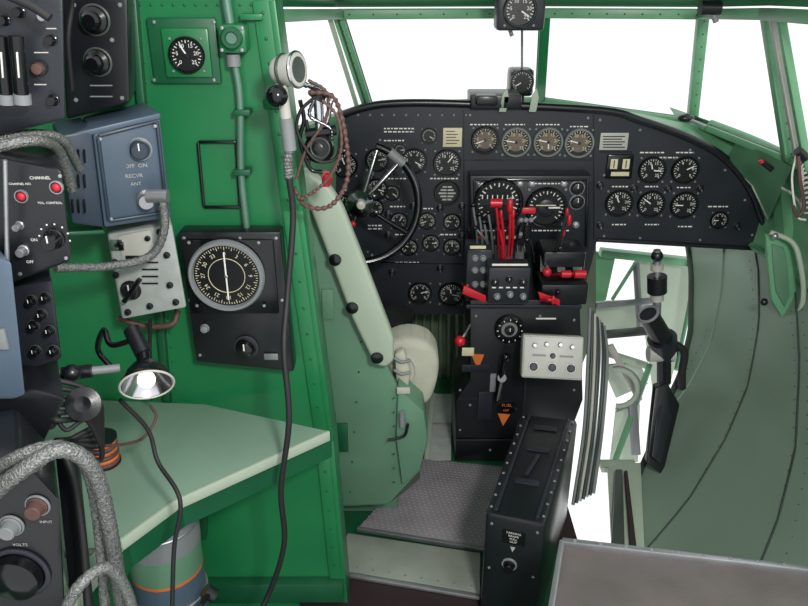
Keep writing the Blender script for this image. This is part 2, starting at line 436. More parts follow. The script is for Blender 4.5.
for a in[(384,128,30,2),(384,140,20,1),(470,124,28,1),(505,124,20,1),(536,124,24,1),(570,126,18,1),(640,152,24,1),(676,152,18,1),(612,186,16,1),(645,186,14,1),(677,187,14,1),(612,224,14,1),(645,224,14,1),(678,226,14,1),(388,178,18,1),(430,178,28,1),(390,206,16,1),(420,208,14,1),(395,234,18,1),(440,234,16,1),(368,225,14,2),(395,262,24,1),(330,150,16,1),(708,206,20,1),(480,279,18,1),(655,157,24,1)]:
    lab(a[0],a[1],a[2],n=a[3])
b.done()
b=B('panel_switches',root)
for (u,v) in[(392,172),(388,214),(413,206),(440,208),(388,235),(470,230),(372,175),(462,236),(600,185),(634,188),(668,188),(700,188),(737,226),(600,225),(385,256),(440,268),(392,272),(462,206)]:
    M=frame(at(u,v,y=YP)); k=sc_at(u,v,YP); b.knob(M,3.2*k,.012,'black',False); b.cyl(M@Vector((0,0,.01)),M@Vector((0,-.006,.022)),.0022,'alu',seg=8)
b.done()

YA=2.38
b=B('autopilot_panel',root)
b.pp([(470,176),(592,176),(590,250),(472,250)],YA,.07,'panel',.004)
for s_ in[(474,180,588,180),(474,180,476,247),(588,180,586,247)]: b.beam(at(s_[0],s_[1],y=YA-.004),at(s_[2],s_[3],y=YA-.004),.008,.008,'black_gl',up=(0,1,0))
M,R=pg(498,202,25,YA-.002); gauge(b,M,R,0,nums=False,na=20); b.rbox(480,199,516,205,YA-.02,.004,'panel',0)
for i in range(7): b.rbox(482+i*5,195,483+i*5,199,YA-.021,.002,'white',0)
M,R=pg(546,207,21,YA-.002); gauge(b,M,R,1,nums=False,na=0)
b.sph(at(546,208,y=YA),.035,'panel',(1,.3,1)); b.rbox(536,205,556,206,YA-.02,.003,'cream',0)
for (u,v) in[(577,188),(577,202)]: M,R=pg(u,v,6,YA); b.knob(M,R,.014); b.annulus(M,R*1.1,R*1.3,.003,'grey')
for (u,v) in[(482,187),(520,184),(532,184),(564,184),(520,235),(576,225)]: M,R=pg(u,v,3,YA); b.knob(M,R,.008,'alu',False)
for i in range(6): b.rbox(478+i*7,236,481+i*7,239,YA-.003,.003,'red' if i%3==0 else 'cream',0)
lab(478,183,36,YA-.003); lab(530,183,30,YA-.003); lab(530,230,40,YA-.003); lab(482,230,24,YA-.003)
b.done()

b=B('magnetic_compass')
b.rbox(510,70,534,97,2.56,.09,'black',.012)
M,R=pg(522,82,12,2.555); gauge(b,M,R,1,nums=False); b.cyl(at(522,96,y=2.6),at(522,104,y=2.6),.008,'black'); b.cyl(at(522,72,y=2.6),at(522,30,y=2.62),.004,'grey')
b.done()
b=B('overhead_gauge')
b.rbox(497,-14,546,31,2.3,.08,'panel',.01); M,R=pg(520,10,17,2.297); gauge(b,M,R,0); b.cyl(at(510,30,y=2.34),at(512,36,y=2.34),.006,'grey'); 
b.beam(at(505,-12,y=2.36),at(505,-12,y=2.36)+Vector((0,.2,.12)),.03,.01,'black'); b.done()
b=B('windscreen_wiper_guide')
for u in(503,533):
    b.prism([at(u-4,112,y=2.42),at(u+3,112,y=2.42),at(u+6,98,y=2.42),at(u+4,88,y=2.42),at(u-1,96,y=2.42)],(0,.006,0),'mint_lt',.001)
b.done()

# ============ CONTROL WHEEL ============
b=B('control_wheel')
c=at(360,204,y=2.2); M=frame(c,(0.15,-1,.2))
R=.178
b.ring(M,R,.0125,'black_gl',-124,72,56)
b.ring(T(M,z=.0115),R,.0022,'darkchrome',-116,66,48)
for a in(44,-34,-112,70):
    e=(R*math.cos(math.radians(a)),R*math.sin(math.radians(a)),0)
    b.tube([M@Vector((0,0,.0)),M@(Vector(e)*.5+Vector((0,0,.006))),M@Vector(e)],.008,'black_gl' if a in(-34,-112) else 'darkchrome',r2=.006)
e=M@Vector((R*math.cos(math.radians(58)),R*math.sin(math.radians(58)),0)); e2=M@Vector((R*math.cos(math.radians(40)),R*math.sin(math.radians(40)),0))
b.cyl(e,e2,.015,'grey')
b.lathe(M,[(.034,-.02),(.042,0),(.04,.014),(.024,.024),(.014,.03),(.0001,.03)],'darkchrome')
b.lathe(T(M,z=.03),[(.014,0),(.012,.008),(.0001,.01)],'greylt',16)
for u,v in((376,212),(374,196),(345,190),(343,212)): b.sph(at(u,v,y=2.19),.010,'darkchrome')
b.sph(at(353,224,y=2.17),.009,'red')
b.cyl(c+Vector((0,.02,0)),c+Vector((.0,.22,-.03)),.024,'black')
b.done()
b=B('control_column_boot')
p=at(391,322,y=2.42); prf=[(.0001,0)]; z=0
for i in range(5): prf+=[(.062,z),(.078,z+.006),(.078,z+.014),(.062,z+.02)]; z+=.022
prf+=[(.05,z),(.02,z+.02),(.0001,z+.02)]
b.lathe(frame((p.x,2.30,p.z-.01),(0,0,1),(0,1,0)),prf,'rubber'); 
b.cyl((p.x,2.30,p.z),(p.x-.02,2.3,.0),.035,'black'); b.done()

# ============ PEDESTAL ============
root=empty('control_pedestal')
YQ=2.14
b=B('pedestal_body',root)
b.pp([(470,300),(580,300),(583,400),(560,462),(455,461),(456,400),(470,380)],YQ,.24,'black',.004)
b.prism([at(470,252,y=2.3),at(470,303,y=2.14),at(470,300,y=2.36),at(470,246,y=2.36)],(.2,0,0),'black',.004)
b.rbox(466,250,492,302,2.16,.1,'panel',.006)
b.rbox(541,285,588,305,2.13,.12,'black',.006)
b.rbox(488,268,530,304,2.08,.08,'panel',.006)
b.rbox(543,252,585,280,2.2,.12,'black',.008)
for (u,v,r) in[(495,282,3.5),(509,279,3),(523,282,3.5),(497,296,3),(510,294,3),(523,296,3)]:
    Mk,R=pg(u,v,r,2.078); b.knob(Mk,R,.012,'black' if v<290 else 'grey',True)
for i in range(5): b.rbox(492+i*7,287,496+i*7,288.2,2.078,.001,'white',0)
for x in(475,483): 
    for v in(258,270,284): Mk,R=pg(x,v,3,2.158); b.knob(Mk,R,.01,'grey',False)
for i in range(6): b.beam(at(494+i*5,246,y=2.28),at(494+i*5,267,y=2.17),.003,.03,'alu' if i%2 else 'black_gl',up=(1,0,0))
for i in range(5): b.beam(at(545+i*8,252,y=2.27),at(545+i*8,272,y=2.18),.003,.03,'black_gl' if i%2 else 'alu',up=(1,0,0))
Mk,R=pg(509,328,15,YQ-.004); b.annulus(Mk,R*.55,R,.02,'black_gl'); b.lathe(T(Mk,z=.012),[(R*.55,0),(.0001,0)],'grey'); b.knob(T(Mk,z=.012),R*.3,.015,'black')
for i in range(12): b.box((R*.8,0,.021),(R*.1,R*.05,.002),'white',T(Mk,rz=i*30),0)
for (u0,v0,u1,v1,m) in[(490,374,496,392,'grey'),(462,348,474,356,'cream'),(540,301,575,303,'white'),(492,264,528,266,'white'),(470,246,486,249,'cream')]:
    b.rbox(u0,v0,u1,v1,YQ-.004 if v0>300 else 2.07,.004,m,.001)
b.prism([at(478,370,y=YQ-.004),at(471,354,y=YQ-.004),at(484,355,y=YQ-.004)],(0,.005,0),'orange')
b.rbox(497,402,517,413,YQ-.003,.004,'black_gl',.001); b.text('FUEL',frame(at(507,405.5,y=YQ-.004)),.016,'orange'); b.text('OFF',frame(at(506,410.5,y=YQ-.004)),.012,'orange')
b.prism([at(503,426,y=YQ-.004),at(498,414,y=YQ-.004),at(510,415,y=YQ-.004)],(0,.005,0),'orange')
b.beam(at(497,400,y=YQ-.03),at(505,360,y=YQ-.05),.02,.012,'black_gl'); b.sph(at(506,357,y=YQ-.05),.014,'black_gl'); b.cyl(at(502,378,y=YQ),at(502,378,y=YQ-.05),.014,'grey')
b.rbox(462,365,490,372,YQ-.006,.006,'panel',.001)
b.rbox(466,305,582,309,YQ-.006,.006,'panel',.002); b.rbox(458,398,480,400,YQ-.003,.004,'panel',0); b.rbox(524,345,526,440,YQ-.003,.004,'panel',0)
b.beam(at(455,440,y=YQ-.004),at(560,440,y=YQ-.004),.006,.006,'panel',up=(0,1,0))
for u,v in[(460,390),(460,430),(550,440),(560,345),(476,316),(540,316),(490,450),(520,450),(470,405),(530,430),(530,350),(574,320),(574,390)]: b.screw(frame(at(u,v,y=YQ-.001)),.005)
for v in (318,340): b.rbox(536,v,556,v+1.4,YQ-.003,.002,'white',0)
b.rbox(478,392,492,420,YQ-.006,.006,'panel',.002)
b.done()
b=B('levers',root)
def lever(base,tip,r,m,km,kr,shape='s'):
    p=at(*base[:2],y=base[2]);q=at(*tip[:2],y=tip[2]); mid=(p+q)/2+Vector((0,-.02,.01))
    b.tube([p,mid,q],r,m,per=6)
    if shape=='s': b.sph(q,kr,km)
    elif shape=='c': b.cyl(q-Vector((kr*1.3,0,0)),q+Vector((kr*1.3,0,0)),kr,km)
    elif shape=='v': b.sph(q,kr,km,(.7,.8,1.7))
lever((499,258,2.22),(496,203,2.14),.004,'red','red',.013,'c')
lever((504,258,2.22),(501,214,2.14),.0045,'red','red',.008,'v')
lever((508,258,2.22),(510,206,2.14),.0045,'red','red',.014,'v')
lever((511,258,2.22),(513,214,2.15),.004,'red','red',.010,'v')
b.tube([at(503,262,y=2.18),at(503,246,y=2.16),at(500,230,y=2.15)],.008,'red',per=5,r2=.004)
for (bu,bv,tu,tv) in[(478,254,473,205),(483,254,479,214),(488,254,484,222),(493,254,488,212),(492,250,475,228)]:
    lever((bu,bv,2.24),(tu,tv,2.18),.0035,'alu','black_gl',.008)
for (bu,tu,tv) in[(549,569,220),(556,563,232),]:
    lever((bu,262,2.24),(tu,tv,2.2),.0045,'rubber','red',.011,'v')
lever((551,264,2.24),(567,212,2.19),.005,'rubber','red',.008,'v')
b.rbox(522,208,536,214,2.12,.012,'red',.004)
for i in range(3): b.tube([at(519+i*8,262,y=2.25),at(517+i*7,238,y=2.22),at(521+i*5,222,y=2.2)],.0035,'darkchrome',per=5); b.sph(at(521+i*5,220,y=2.2),.008,'grey')
lever((545,264,2.2),(547,272,2.14),.004,'alu','red',.014)
lever((560,275,2.2),(580,274,2.12),.006,'red','red',.013,'c')
lever((552,275,2.2),(566,274,2.12),.005,'red','red',.011,'c')
lever((470,325,2.14),(460,341,2.06),.004,'alu','red',.017)
lever((485,300,2.14),(467,288,2.1),.005,'red','red',.008,'v')
lever((540,300,2.12),(553,300,2.08),.005,'red','red',.009,'v')
b.prism([at(464,286,y=2.07),at(486,296,y=2.07),at(486,303,y=2.07),at(462,294,y=2.07)],(0,.008,0),'red',.002)
b.prism([at(538,292,y=2.1),at(560,300,y=2.1),at(560,306,y=2.1),at(540,299,y=2.1)],(0,.008,0),'red',.002)
for (u,v) in[(558,292),(527,240),(560,248)]: b.sph(at(u,v,y=2.12),.008,'black_gl')
for i in range(6):
    b.tube([at(495+i*5,262,y=2.26),at(492+i*6,240,y=2.24),at(500+i*6,222,y=2.26)],.003,'rubber',per=4)
b.done()

b=B('test_meter_box')
y=2.0
c0=at(552,357,y=y)
Mb=frame(c0,(-.1,-1,.45)); kk=sc_at(552,353,y)
W=60*kk
b.box((0,0,-.03),(W,.13,.09),'greylt',Mb,.006)
b.box((0,0,.017),(W*.95,.12,.004),'greylt',Mb,.002)
for dx,dy,r in[(-.055,-.03,.011),(0,-.03,.011),(.055,-.03,.011),(0,.005,.008)]: b.knob(T(Mb,x=dx,y=dy,z=.018),r,.014,'black',False); b.annulus(T(Mb,x=dx,y=dy,z=.018),r*1.1,r*1.4,.003,'chrome',16)
for dx,dy in[(-.055,.035),(-.02,.04),(.02,.04),(.055,.035)]: b.knob(T(Mb,x=dx,y=dy,z=.018),.006,.02,'alu',False)
b.box((-.04,.005,.02),(.04,.006,.001),'grey',Mb,0); b.box((.04,.005,.02),(.04,.006,.001),'grey',Mb,0)
b.beam(Mb@Vector((0,-.02,-.07)),Mb@Vector((0,.0,-.14)),.1,.05,'black')
b.done()

b=B('control_cable_tunnel')
top=[at(485,512,z=.37),at(546,524,z=.37),at(578,419,z=.37),at(521,413,z=.37)]
b.prism([Vector((p.x,p.y,0.012)) for p in top],(0,0,.358),'black',.012)
def tp(s_,t_): return top[0].lerp(top[1],s_).lerp(top[3].lerp(top[2],s_),t_)
b.beam(tp(.16,.02)+Vector((0,0,.003)),tp(.16,.98)+Vector((0,0,.003)),.010,.008,'panel',up=(0,0,1))
b.beam(tp(.84,.02)+Vector((0,0,.003)),tp(.84,.98)+Vector((0,0,.003)),.010,.008,'panel',up=(0,0,1))
for i in range(10):
    for s_ in(.07,.93): b.screw(frame(tp(s_,(i+.5)/10)+Vector((0,0,.001)),(0,0,1),(0,1,0)),.004)
for t_ in(.3,.62,.85): 
    b.beam(tp(.3,t_)+Vector((0,0,.003)),tp(.7,t_)+Vector((0,0,.003)),.02,.006,'panel')
b.beam(tp(.45,.35)+Vector((0,0,.006)),tp(.55,.55)+Vector((0,0,.006)),.012,.010,'panel')
fn=(top[1]-top[0]).cross(Vector((0,0,1))).normalized()
cf=(top[0]+top[1])/2
def ff(dx,z): 
    e=(top[1]-top[0]).normalized(); return frame(Vector((cf.x,cf.y,0))+e*dx+Vector((0,0,z))+fn*.001,fn)
b.box((0,0,0),(.056,.04,.002),'black_gl',ff(0,.31),0)
for i in range(4): b.text(['PARKING','BRAKE','PULL','OUT'][i],T(ff(0,.324-i*.009),z=.002),.0085)
b.prism([ff(-.006,.282)@Vector((0,0,.001)),ff(.006,.282)@Vector((0,0,.001)),ff(0,.266)@Vector((0,0,.001))],fn*.001,'greylt')
b.knob(ff(-.005,.225),.013,.02,'black_gl',False); b.annulus(ff(-.005,.225),.014,.019,.004,'grey')
for dx in(-.055,.055):
    for z in(.34,.2,.06): b.screw(ff(dx,z),.004)
b.done()
b=B('hose_bundle')
for i in range(7):
    m=['grey','hull_dk','greylt','hull_dk','alu','hull_dk','grey'][i]
    b.tube([at(590+i*2.3,308+i*3,y=2.32),at(588+i*3.2,360,y=2.22),at(584+i*3.0,430,y=2.08),at(573+i*3.4,505-i*2,y=1.9)],.0058,m)
b.done()

# ============ RIGHT NOOK ============
b=B('nose_frame_structure')
def bm_(a,c,w,h,m): b.beam(at(a[0],a[1],y=a[2]),at(c[0],c[1],y=c[2]),w,h,m)
b.pp([(634,256),(694,262),(692,300),(668,392),(654,398),(646,340)],2.86,.01,'mint_lt')
b.pp([(594,302),(648,300),(650,330),(600,338)],2.80,.01,'mint_lt'); b.pp([(602,366),(640,362),(648,384),(616,398)],2.55,.01,'mint_lt')
b.pp([(596,252),(616,254),(606,300),(594,304)],2.84,.01,'mint')
b.pp([(616,412),(640,405),(638,462),(610,464)],2.36,.01,'mint_lt')
bm_((600,252,2.8),(692,262,2.8),.04,.03,'mint')
bm_((596,306,2.7),(655,300,2.7),.02,.02,'grey'); bm_((600,335,2.6),(655,330,2.6),.04,.02,'hull_dk')
bm_((604,352,2.5),(648,366,2.5),.03,.02,'mint_lt')
bm_((636,262,2.75),(640,330,2.7),.02,.02,'grey'); bm_((612,300,2.7),(636,262,2.75),.012,.012,'mint')
bm_((650,365,2.45),(612,470,2.1),.02,.02,'mint')
bm_((600,466,2.1),(636,466,2.1),.05,.02,'mint_lt')
bm_((632,400,2.3),(636,455,2.2),.03,.02,'grey')
bm_((610,345,2.4),(640,400,2.35),.02,.02,'greylt')
b.tube([at(690,262,y=2.78),at(690,300,y=2.72),at(676,370,y=2.5)],.008,'mint')
b.ring(frame(at(618,388,y=2.3),(-.3,-1,.3)),.065,.009,'mint_lt',-90,110)
b.ring(frame(at(618,388,y=2.33),(-.3,-1,.3)),.075,.006,'grey',-90,110)
b.done()
b=B('side_ledge')
L4=[(607,470),(640,467),(644,560),(612,566)]
b.prism([at(u,v,z=.04) for u,v in L4],(0,0,.02),'mint_lt',.003)
b.prism([at(615,474,z=.065),at(622,474,z=.065),at(624,556,z=.065),at(610,562,z=.065)],(0,0,.02),'hull_dk',.003)
b.prism([at(624,474,z=.065),at(627,474,z=.065),at(636,550,z=.065),at(630,553,z=.065)],(0,0,.015),'stepdk',.002)
b.done()
b=B('swivel_spotlight')
y=2.3
b.cyl(at(657,250,y=y),at(657,310,y=y),.012,'alu'); b.sph(at(657,256,y=y),.02,'black')
b.cyl(at(657,276,y=y),at(657,292,y=y),.032,'black'); b.cyl(at(657,264,y=y),at(657,270,y=y),.02,'greylt'); b.cyl(at(657,292,y=y),at(657,300,y=y),.022,'greylt')
p=at(648,314,y=y-.03); q=at(662,338,y=y); b.cyl(p,q,.034,'black',.036); b.cyl(q,at(665,354,y=y+.02),.05,'panel',.044)
b.ring(frame(p,(p-q)),.033,.005,'grey')
b.tube([at(672,342,y=y),at(684,352,y=y),at(682,372,y=y),at(682,388,y=y)],.014,'rubber')
b.cyl(at(648,354,y=y),at(674,354,y=y),.027,'greylt'); b.cyl(at(657,300,y=y),at(656,352,y=y),.014,'alu')
b.cyl(at(664,350,y=y),at(664,382,y=y),.024,'black')
b.done()
b=B('foot_pedal_plate')
b.prism([at(655,388,y=2.18),at(668,384,y=2.18),at(680,405,y=2.18),at(663,476,y=2.03),at(647,464,y=2.03)],(.0,.03,0),'black',.004)
b.prism([at(659,394,y=2.17),at(667,391,y=2.17),at(674,406,y=2.17),at(661,464,y=2.03),at(652,457,y=2.03)],(0,.01,0),'panel',.002)
b.done()
b=B('side_frame_bracket')
b.pp([(766,234),(790,240),(797,262),(800,300),(788,328),(772,300),(768,262)],2.16,.02,'mint',.003)
b.pp([(772,244),(784,248),(788,264),(790,296),(785,308),(776,292),(773,262)],2.155,.01,'green_seat',.003)
b.tube([at(770,232,y=2.14),at(792,242,y=2.12),at(800,262,y=2.1),at(803,300,y=2.1),at(790,330,y=2.14)],.008,'mint_lt')
b.sph(at(775,236,y=2.13),.01,'alu'); b.sph(at(764,302,y=2.17),.012,'black')
b.done()
b=B('intercom_cable')
pts=[]
for i in range(60):
    a=i*1.0; p=at(806,165+i*.8,y=2.0); pts.append(p+Vector((.012*math.cos(a),.0,.012*math.sin(a))*1))
b.tube(pts,.003,'greylt',per=2); b.tube([at(808,150,y=2.0),at(803,160,y=2.0),at(806,165,y=2.0)],.004,'black')
b.tube([at(782,188,y=2.1),at(795,196,y=2.05),at(804,210,y=2.0)],.004,'greylt')
b.tube([at(798,156,y=1.99),at(800,180,y=1.99),at(804,206,y=1.99),at(798,216,y=1.99),at(793,206,y=1.99)],.005,'brown')
b.cyl(at(798,150,y=2.0),at(806,158,y=2.0),.014,'black'); b.tube([at(796,156,y=2.0),at(792,180,y=2.02),at(797,215,y=2.02),at(806,220,y=2.0)],.003,'white'); b.done()
b=B('window_latch')
p=at(686,118,y=2.55); b.sph(p,.02,'black',(1.4,1,.7)); b.cyl(p,p+Vector((.05,-.05,-.02)),.006,'alu')
b.sph(at(762,162,y=2.2),.011,'red',(1,1,.7)); b.cyl(at(762,162,y=2.2),at(772,170,y=2.17),.008,'black'); b.cyl(at(700,8,y=2.3),at(720,8,y=2.3),.02,'black'); b.cyl(at(712,10,y=2.3),at(716,22,y=2.3),.008,'grey'); b.done()

b=B('navigator_seat_box')
z=.5
s4=[at(562,543,z=z),at(880,580,z=z),at(860,700,z=z),at(536,700,z=z)]
b.prism([Vector((p.x,p.y,.36)) for p in s4],(0,0,.136),'shelfgrey',.003)
b.beam(s4[0],s4[1],.014,.02,'alu'); b.beam(s4[0],s4[3],.012,.02,'alu')
for i in range(12): b.screw(frame(s4[0].lerp(s4[1],(i+.5)/12)+Vector((0,-.0,.01)),(0,0,1),(0,1,0)),.004)
for p in (s4[0]+Vector((.03,-.03,0)),s4[3]+Vector((.03,.03,0)),Vector((.72,s4[1].y,0))): b.beam((p.x,p.y-.02,.001),(p.x,p.y-.02,.37),.03,.03,'hull_dk')
b.done()

# ============ PILOT SEAT ============
root=empty('pilot_seat')
b=B('seat_side',root)
b.pp([(292,170),(318,192),(340,222),(380,352),(398,388),(424,412),(428,440),(420,470),(388,504),(340,506),(325,500),(292,300)],1.78,.02,'green_seat',.004)
b.prism([at(420,470,y=1.79),at(388,504,y=1.79),at(340,506,y=1.79),at(345,506,y=2.1),at(420,480,y=2.1)],(0,0,.01),'green_seat')
b.pp([(398,388),(424,412),(428,440),(420,470),(402,486),(396,440)],1.76,.25,'green_seat',.006)
b.rbox(336,424,348,452,1.772,.006,'green_dk',.001); b.rbox(397,388,410,394,1.755,.006,'greylt',.001)
b.rbox(322,290,334,320,1.772,.006,'green_seat',.002)
for i in range(9): b.sph(at(350+i*2.2,492-i*30,y=1.778),.003,'green_dk',seg=6)
for i in range(7): b.sph(at(394,482-i*14,y=1.757),.003,'green_dk',seg=6)
b.tube([at(388,440,y=1.75),at(404,436,y=1.75),at(408,424,y=1.75)],.004,'black')
b.cyl(at(402,412,y=1.75),at(402,426,y=1.75),.008,'grey')
b.done()
b=B('padded_edge',root)
b.pp([(296,168),(312,174),(330,188),(342,206),(368,272),(394,340),(394,362),(386,369),(374,366),(352,320),(330,262),(308,205),(296,196)],1.73,.04,'mint_lt',.012,seg=4)
for u,v in((335,260),(352,308),(377,358)):
    Mk,R=pg(u,v,6.5,1.728); b.lathe(Mk,[(R,0),(R*.9,.004),(R*.3,.006),(.0001,.006)],'black_gl')
b.done()
b=B('seat_back_cushion',root)
b.pp([(380,350),(394,342),(408,339),(422,341),(434,348),(440,362),(438,384),(431,404),(420,410),(404,398),(392,384)],1.86,.12,'greycanvas',.028,seg=5)
b.tube([at(u,v,y=1.868) for u,v in((402,346),(418,348),(428,358),(429,376),(422,396),(412,399))],.006,'greycanvas')
b.tube([at(u,v,y=1.862) for u,v in((396,356),(410,358),(416,372),(411,392))],.005,'greylt')
b.pp([(394,354),(404,350),(411,372),(408,392),(396,388)],1.82,.03,'greycanvas',.01)
for v in(362,374): b.tube([at(394,v-4,y=1.812),at(402,v,y=1.81),at(411,v-2,y=1.815)],.004,'grey')
b.done()
b=B('seat_pan',root)
p=at(408,405,y=1.95)
b.box((p.x-.18,2.02,.30),(.36,.34,.06),'greycanvas',None,.025)
b.box((p.x-.18,2.02,.135),(.3,.28,.27),'green_seat',None,.01)
b.done()

# ============ NAVIGATION TABLE ============
zt=.66
b=B('navigator_table')
q=[at(60,398,z=zt),at(205,404,z=zt),at(329,431,z=zt),at(175,500,z=zt),at(120,540,z=zt),at(60,620,z=zt),at(-60,700,z=zt),at(-60,398,z=zt)]
q=[Vector((p.x,min(p.y,YB-.004),p.z-.02)) for p in q]
b.prism(q,(0,0,.02),'table',.002)
for a,c in((2,3),(3,4),(4,5)):
    b.beam(q[a]+Vector((0,0,.009)),q[c]+Vector((0,0,.009)),.008,.024,'mint_lt',bev=.002)
    b.prism([q[a]+Vector((0,.03,-.01)),q[c]+Vector((0,.03,-.01)),q[c]+Vector((0,.03,-.07)),q[a]+Vector((0,.03,-.07))],(0,.008,0),'green_dk')
b.beam((-.62,YB-.03,0),(-.62,YB-.03,zt-.03),.03,.03,'green')
b.done()

b=B('metal_bucket')
c=at(158,600,y=1.22); cx=c.x; top_z=at(155,516,y=1.22).z; R=40*sc_at(155,540,1.25); yy=1.3
Mk=frame((cx,yy,0),(0,0,1),(0,1,0)); H=top_z
b.lathe(Mk,[(.0001,.002),(R*.85,.002),(R*.9,H*.35),(R*.93,H*.62)],'blue')
b.lathe(Mk,[(R*.93,H*.62),(R*.935,H*.635)],'orange'); b.lathe(Mk,[(R*.935,H*.635),(R*.96,H*.76)],'green_seat')
b.lathe(Mk,[(R*.96,H*.76),(R,H),(R*.97,H),(R*.85,.05),(.0001,.04)],'grey'); b.ring(T(Mk,z=H),R,.006,'alu')
for h in(.5,.86,.3): b.ring(T(Mk,z=H*h),R*(.88+.1*h),.004,'alu')
b.text('LIQUID',frame((cx+.005,yy-R*.93,H*.42),(0,-1,0)),.024,'white'); b.text('OXYGEN',frame((cx+.005,yy-R*.92,H*.36),(0,-1,0)),.024,'white')
b.done()

# ============ BULKHEAD MOUNTED EQUIPMENT ============
b=B('radio_compass_indicator')
b.pp([(178,232),(280,232),(294,372),(196,362)],YB-.05,.046,'black',.005)
b.rbox(186,240,276,314,YB-.058,.01,'black_gl',.003)
Mk,R=pg(227,275,38,YB-.065)
b.annulus(Mk,R*.86,R,.014,'grey',48); b.lathe(T(Mk,z=.003),[(R*.87,0),(.0001,0)],'face',48)
for i in range(72):
    L=.1 if i%3==0 else .05; b.box((R*(.82-L/2),0,.004),(R*L,R*.015,.0008),'cream',T(Mk,rz=i*5),0)
for i in range(12):
    a=math.radians(90-i*30); b.text(str(i*3),T(Mk,x=R*.62*math.cos(a),y=R*.62*math.sin(a),z=.0045,rz=-i*30),R*.15,'cream')
b.ring(T(Mk,z=.004),R*.48,.0008,'cream'); b.box((0,0,.008),(R*.04,R*1.35,.001),'white',Mk,0); b.sph((0,0,.008),R*.05,'alu',(1,1,.4),Mk)
for sx in(-1,1):
    for sy in(-1,1): b.screw(T(Mk,x=sx*R*.9,y=sy*R*.9,z=-.002),.004,'alu')
Mk,R=pg(246,347,9,YB-.052); b.annulus(Mk,R*1.05,R*1.4,.003,'panel'); b.knob(Mk,R,.02,'black_gl')
Mk,R=pg(205,328,4,YB-.052); b.knob(Mk,R,.01,'grey',False)
b.rbox(264,354,278,360,YB-.054,.003,'grey',.001)
for u,v in((184,238),(276,238),(200,355),(286,364),(240,238),(282,300),(190,300)): b.screw(frame(at(u,v,y=YB-.051)),.004,'alu')
b.done()
b=B('wall_clock_gauge')
b.rbox(150,18,218,84,YB-.012,.01,'green_dk',.003); b.rbox(163,28,210,78,YB-.02,.01,'green',.004)
Mk,R=pg(187,55,18,YB-.022); gauge(b,Mk,R,0,na=120)
for u,v in((154,22),(214,22),(154,80),(214,80)): b.screw(frame(at(u,v,y=YB-.013)),.004,'alu')
b.done()
b=B('junction_box')
b.rbox(218,24,246,54,YB-.045,.043,'green',.008); Mk,R=pg(232,38,11,YB-.046); b.annulus(Mk,R*.5,R,.01,'green_dk'); b.lathe(Mk,[(R*.5,.004),(.0001,.004)],'conduit')
for du,dv in((-10,-10),(10,-10),(-10,12),(10,12)): b.screw(frame(at(232+du,38+dv,y=YB-.046)),.004,'alu')
b.tube([at(228,-30,y=YB-.02),at(226,-5,y=YB-.02),at(230,24,y=YB-.02)],.009,'conduit')
b.cyl(at(233,54,y=YB-.02),at(234,66,y=YB-.02),.013,'grey')
b.tube([at(234,60,y=YB-.02),at(240,100,y=YB-.02),at(241,170,y=YB-.02),at(247,230,y=YB-.02)],.007,'conduit')
for v in(110,170): b.rbox(233,v,250,v+6,YB-.03,.028,'green_dk',.002)
b.rbox(240,14,262,20,YB-.02,.02,'green',.001)
b.done()
b=B('card_holder_frame')
A=[(198,142),(236,142),(240,207),(204,207)]
for i in range(4): b.beam(at(*A[i],y=YB-.006),at(*A[(i+1)%4],y=YB-.006),.006,.008,'black_gl',up=(0,1,0))
b.done()

b=B('tuning_control_box')
b.pp([(107,234),(172,224),(187,308),(122,320)],YB-.12,.11,'plate',.006,dx=-.04)
b.prism([at(118,236,y=YB-.123),at(150,230,y=YB-.123),at(156,262,y=YB-.123),at(124,268,y=YB-.123)],(0,.004,0),'greylt',.001)
Mk,R=pg(131,290,9,YB-.122); b.knob(Mk,R,.012,'black'); b.beam(at(124,302,y=YB-.14),at(140,279,y=YB-.14),.012,.01,'black_gl')
b.rbox(110,240,124,251,YB-.126,.006,'chrome',.002)
for (u,v) in[(116,275),(148,238),(160,232),(167,255),(170,285),(176,302),(128,312),(150,306),(115,262)]: Mk,R=pg(u,v,3,YB-.121); b.knob(Mk,R,.006,'black',False)
for i in range(4): b.rbox(142,262+i*7,158,263.2+i*7,YB-.125,.002,'face',0)
b.rbox(126,256,140,264,YB-.126,.002,'face',0)
b.tube([at(118,318,y=YB-.06),at(145,326,y=YB-.06),at(172,324,y=YB-.06),at(178,310,y=YB-.04)],.006,'brown'); b.done()

# blue-grey radio (angled on its shelf)
root=empty('radio_receiver')
b=B('case',root)
def yr(u): return 1.27+(u-58)/114*.10
fr=[(92,130),(160,113),(172,218),(104,228)]
b.prism([at(u,v,y=yr(u)) for u,v in fr],(-.06,.11,0),'blue',.006)
b.prism([at(u,v,y=yr(u)) for u,v in [(60,136),(92,130),(104,228),(72,224)]],(-.06,.11,0),'blue_dk',.005)
b.prism([at(66,135,y=1.28),at(160,113,y=1.355),at(150,106,y=1.44),at(64,126,y=1.38)],(0,0,-.01),'blue',.002)
A=[(98,136),(157,121),(167,212),(109,221)]
for i in range(4):
    a=A[i]; c=A[(i+1)%4]; b.beam(at(*a,y=yr(a[0])-.003),at(*c,y=yr(c[0])-.003),.006,.008,'blue_dk',up=(0,1,0))
for v in (155,180,205): 
    for k in range(3): b.beam(at(72+k*6,v-6,y=yr(72)-.002),at(73+k*6,v+8,y=yr(72)-.002),.004,.004,'black_gl',up=(0,1,0))
b.done()
b=B('controls',root)
def rf(u,v,o=.002): return frame(at(u,v,y=yr(u)-o),(.25,-1,0))
k=sc_at(140,150,1.34)
b.annulus(rf(140,149),9*k,12*k,.004,'grey'); b.knob(rf(140,149),9*k,.02,'blue_dk')
b.lathe(rf(147,198),[(10*k,0),(10*k,.01),(7*k,.012),(7*k,.03),(.0001,.03)],'alu',20)
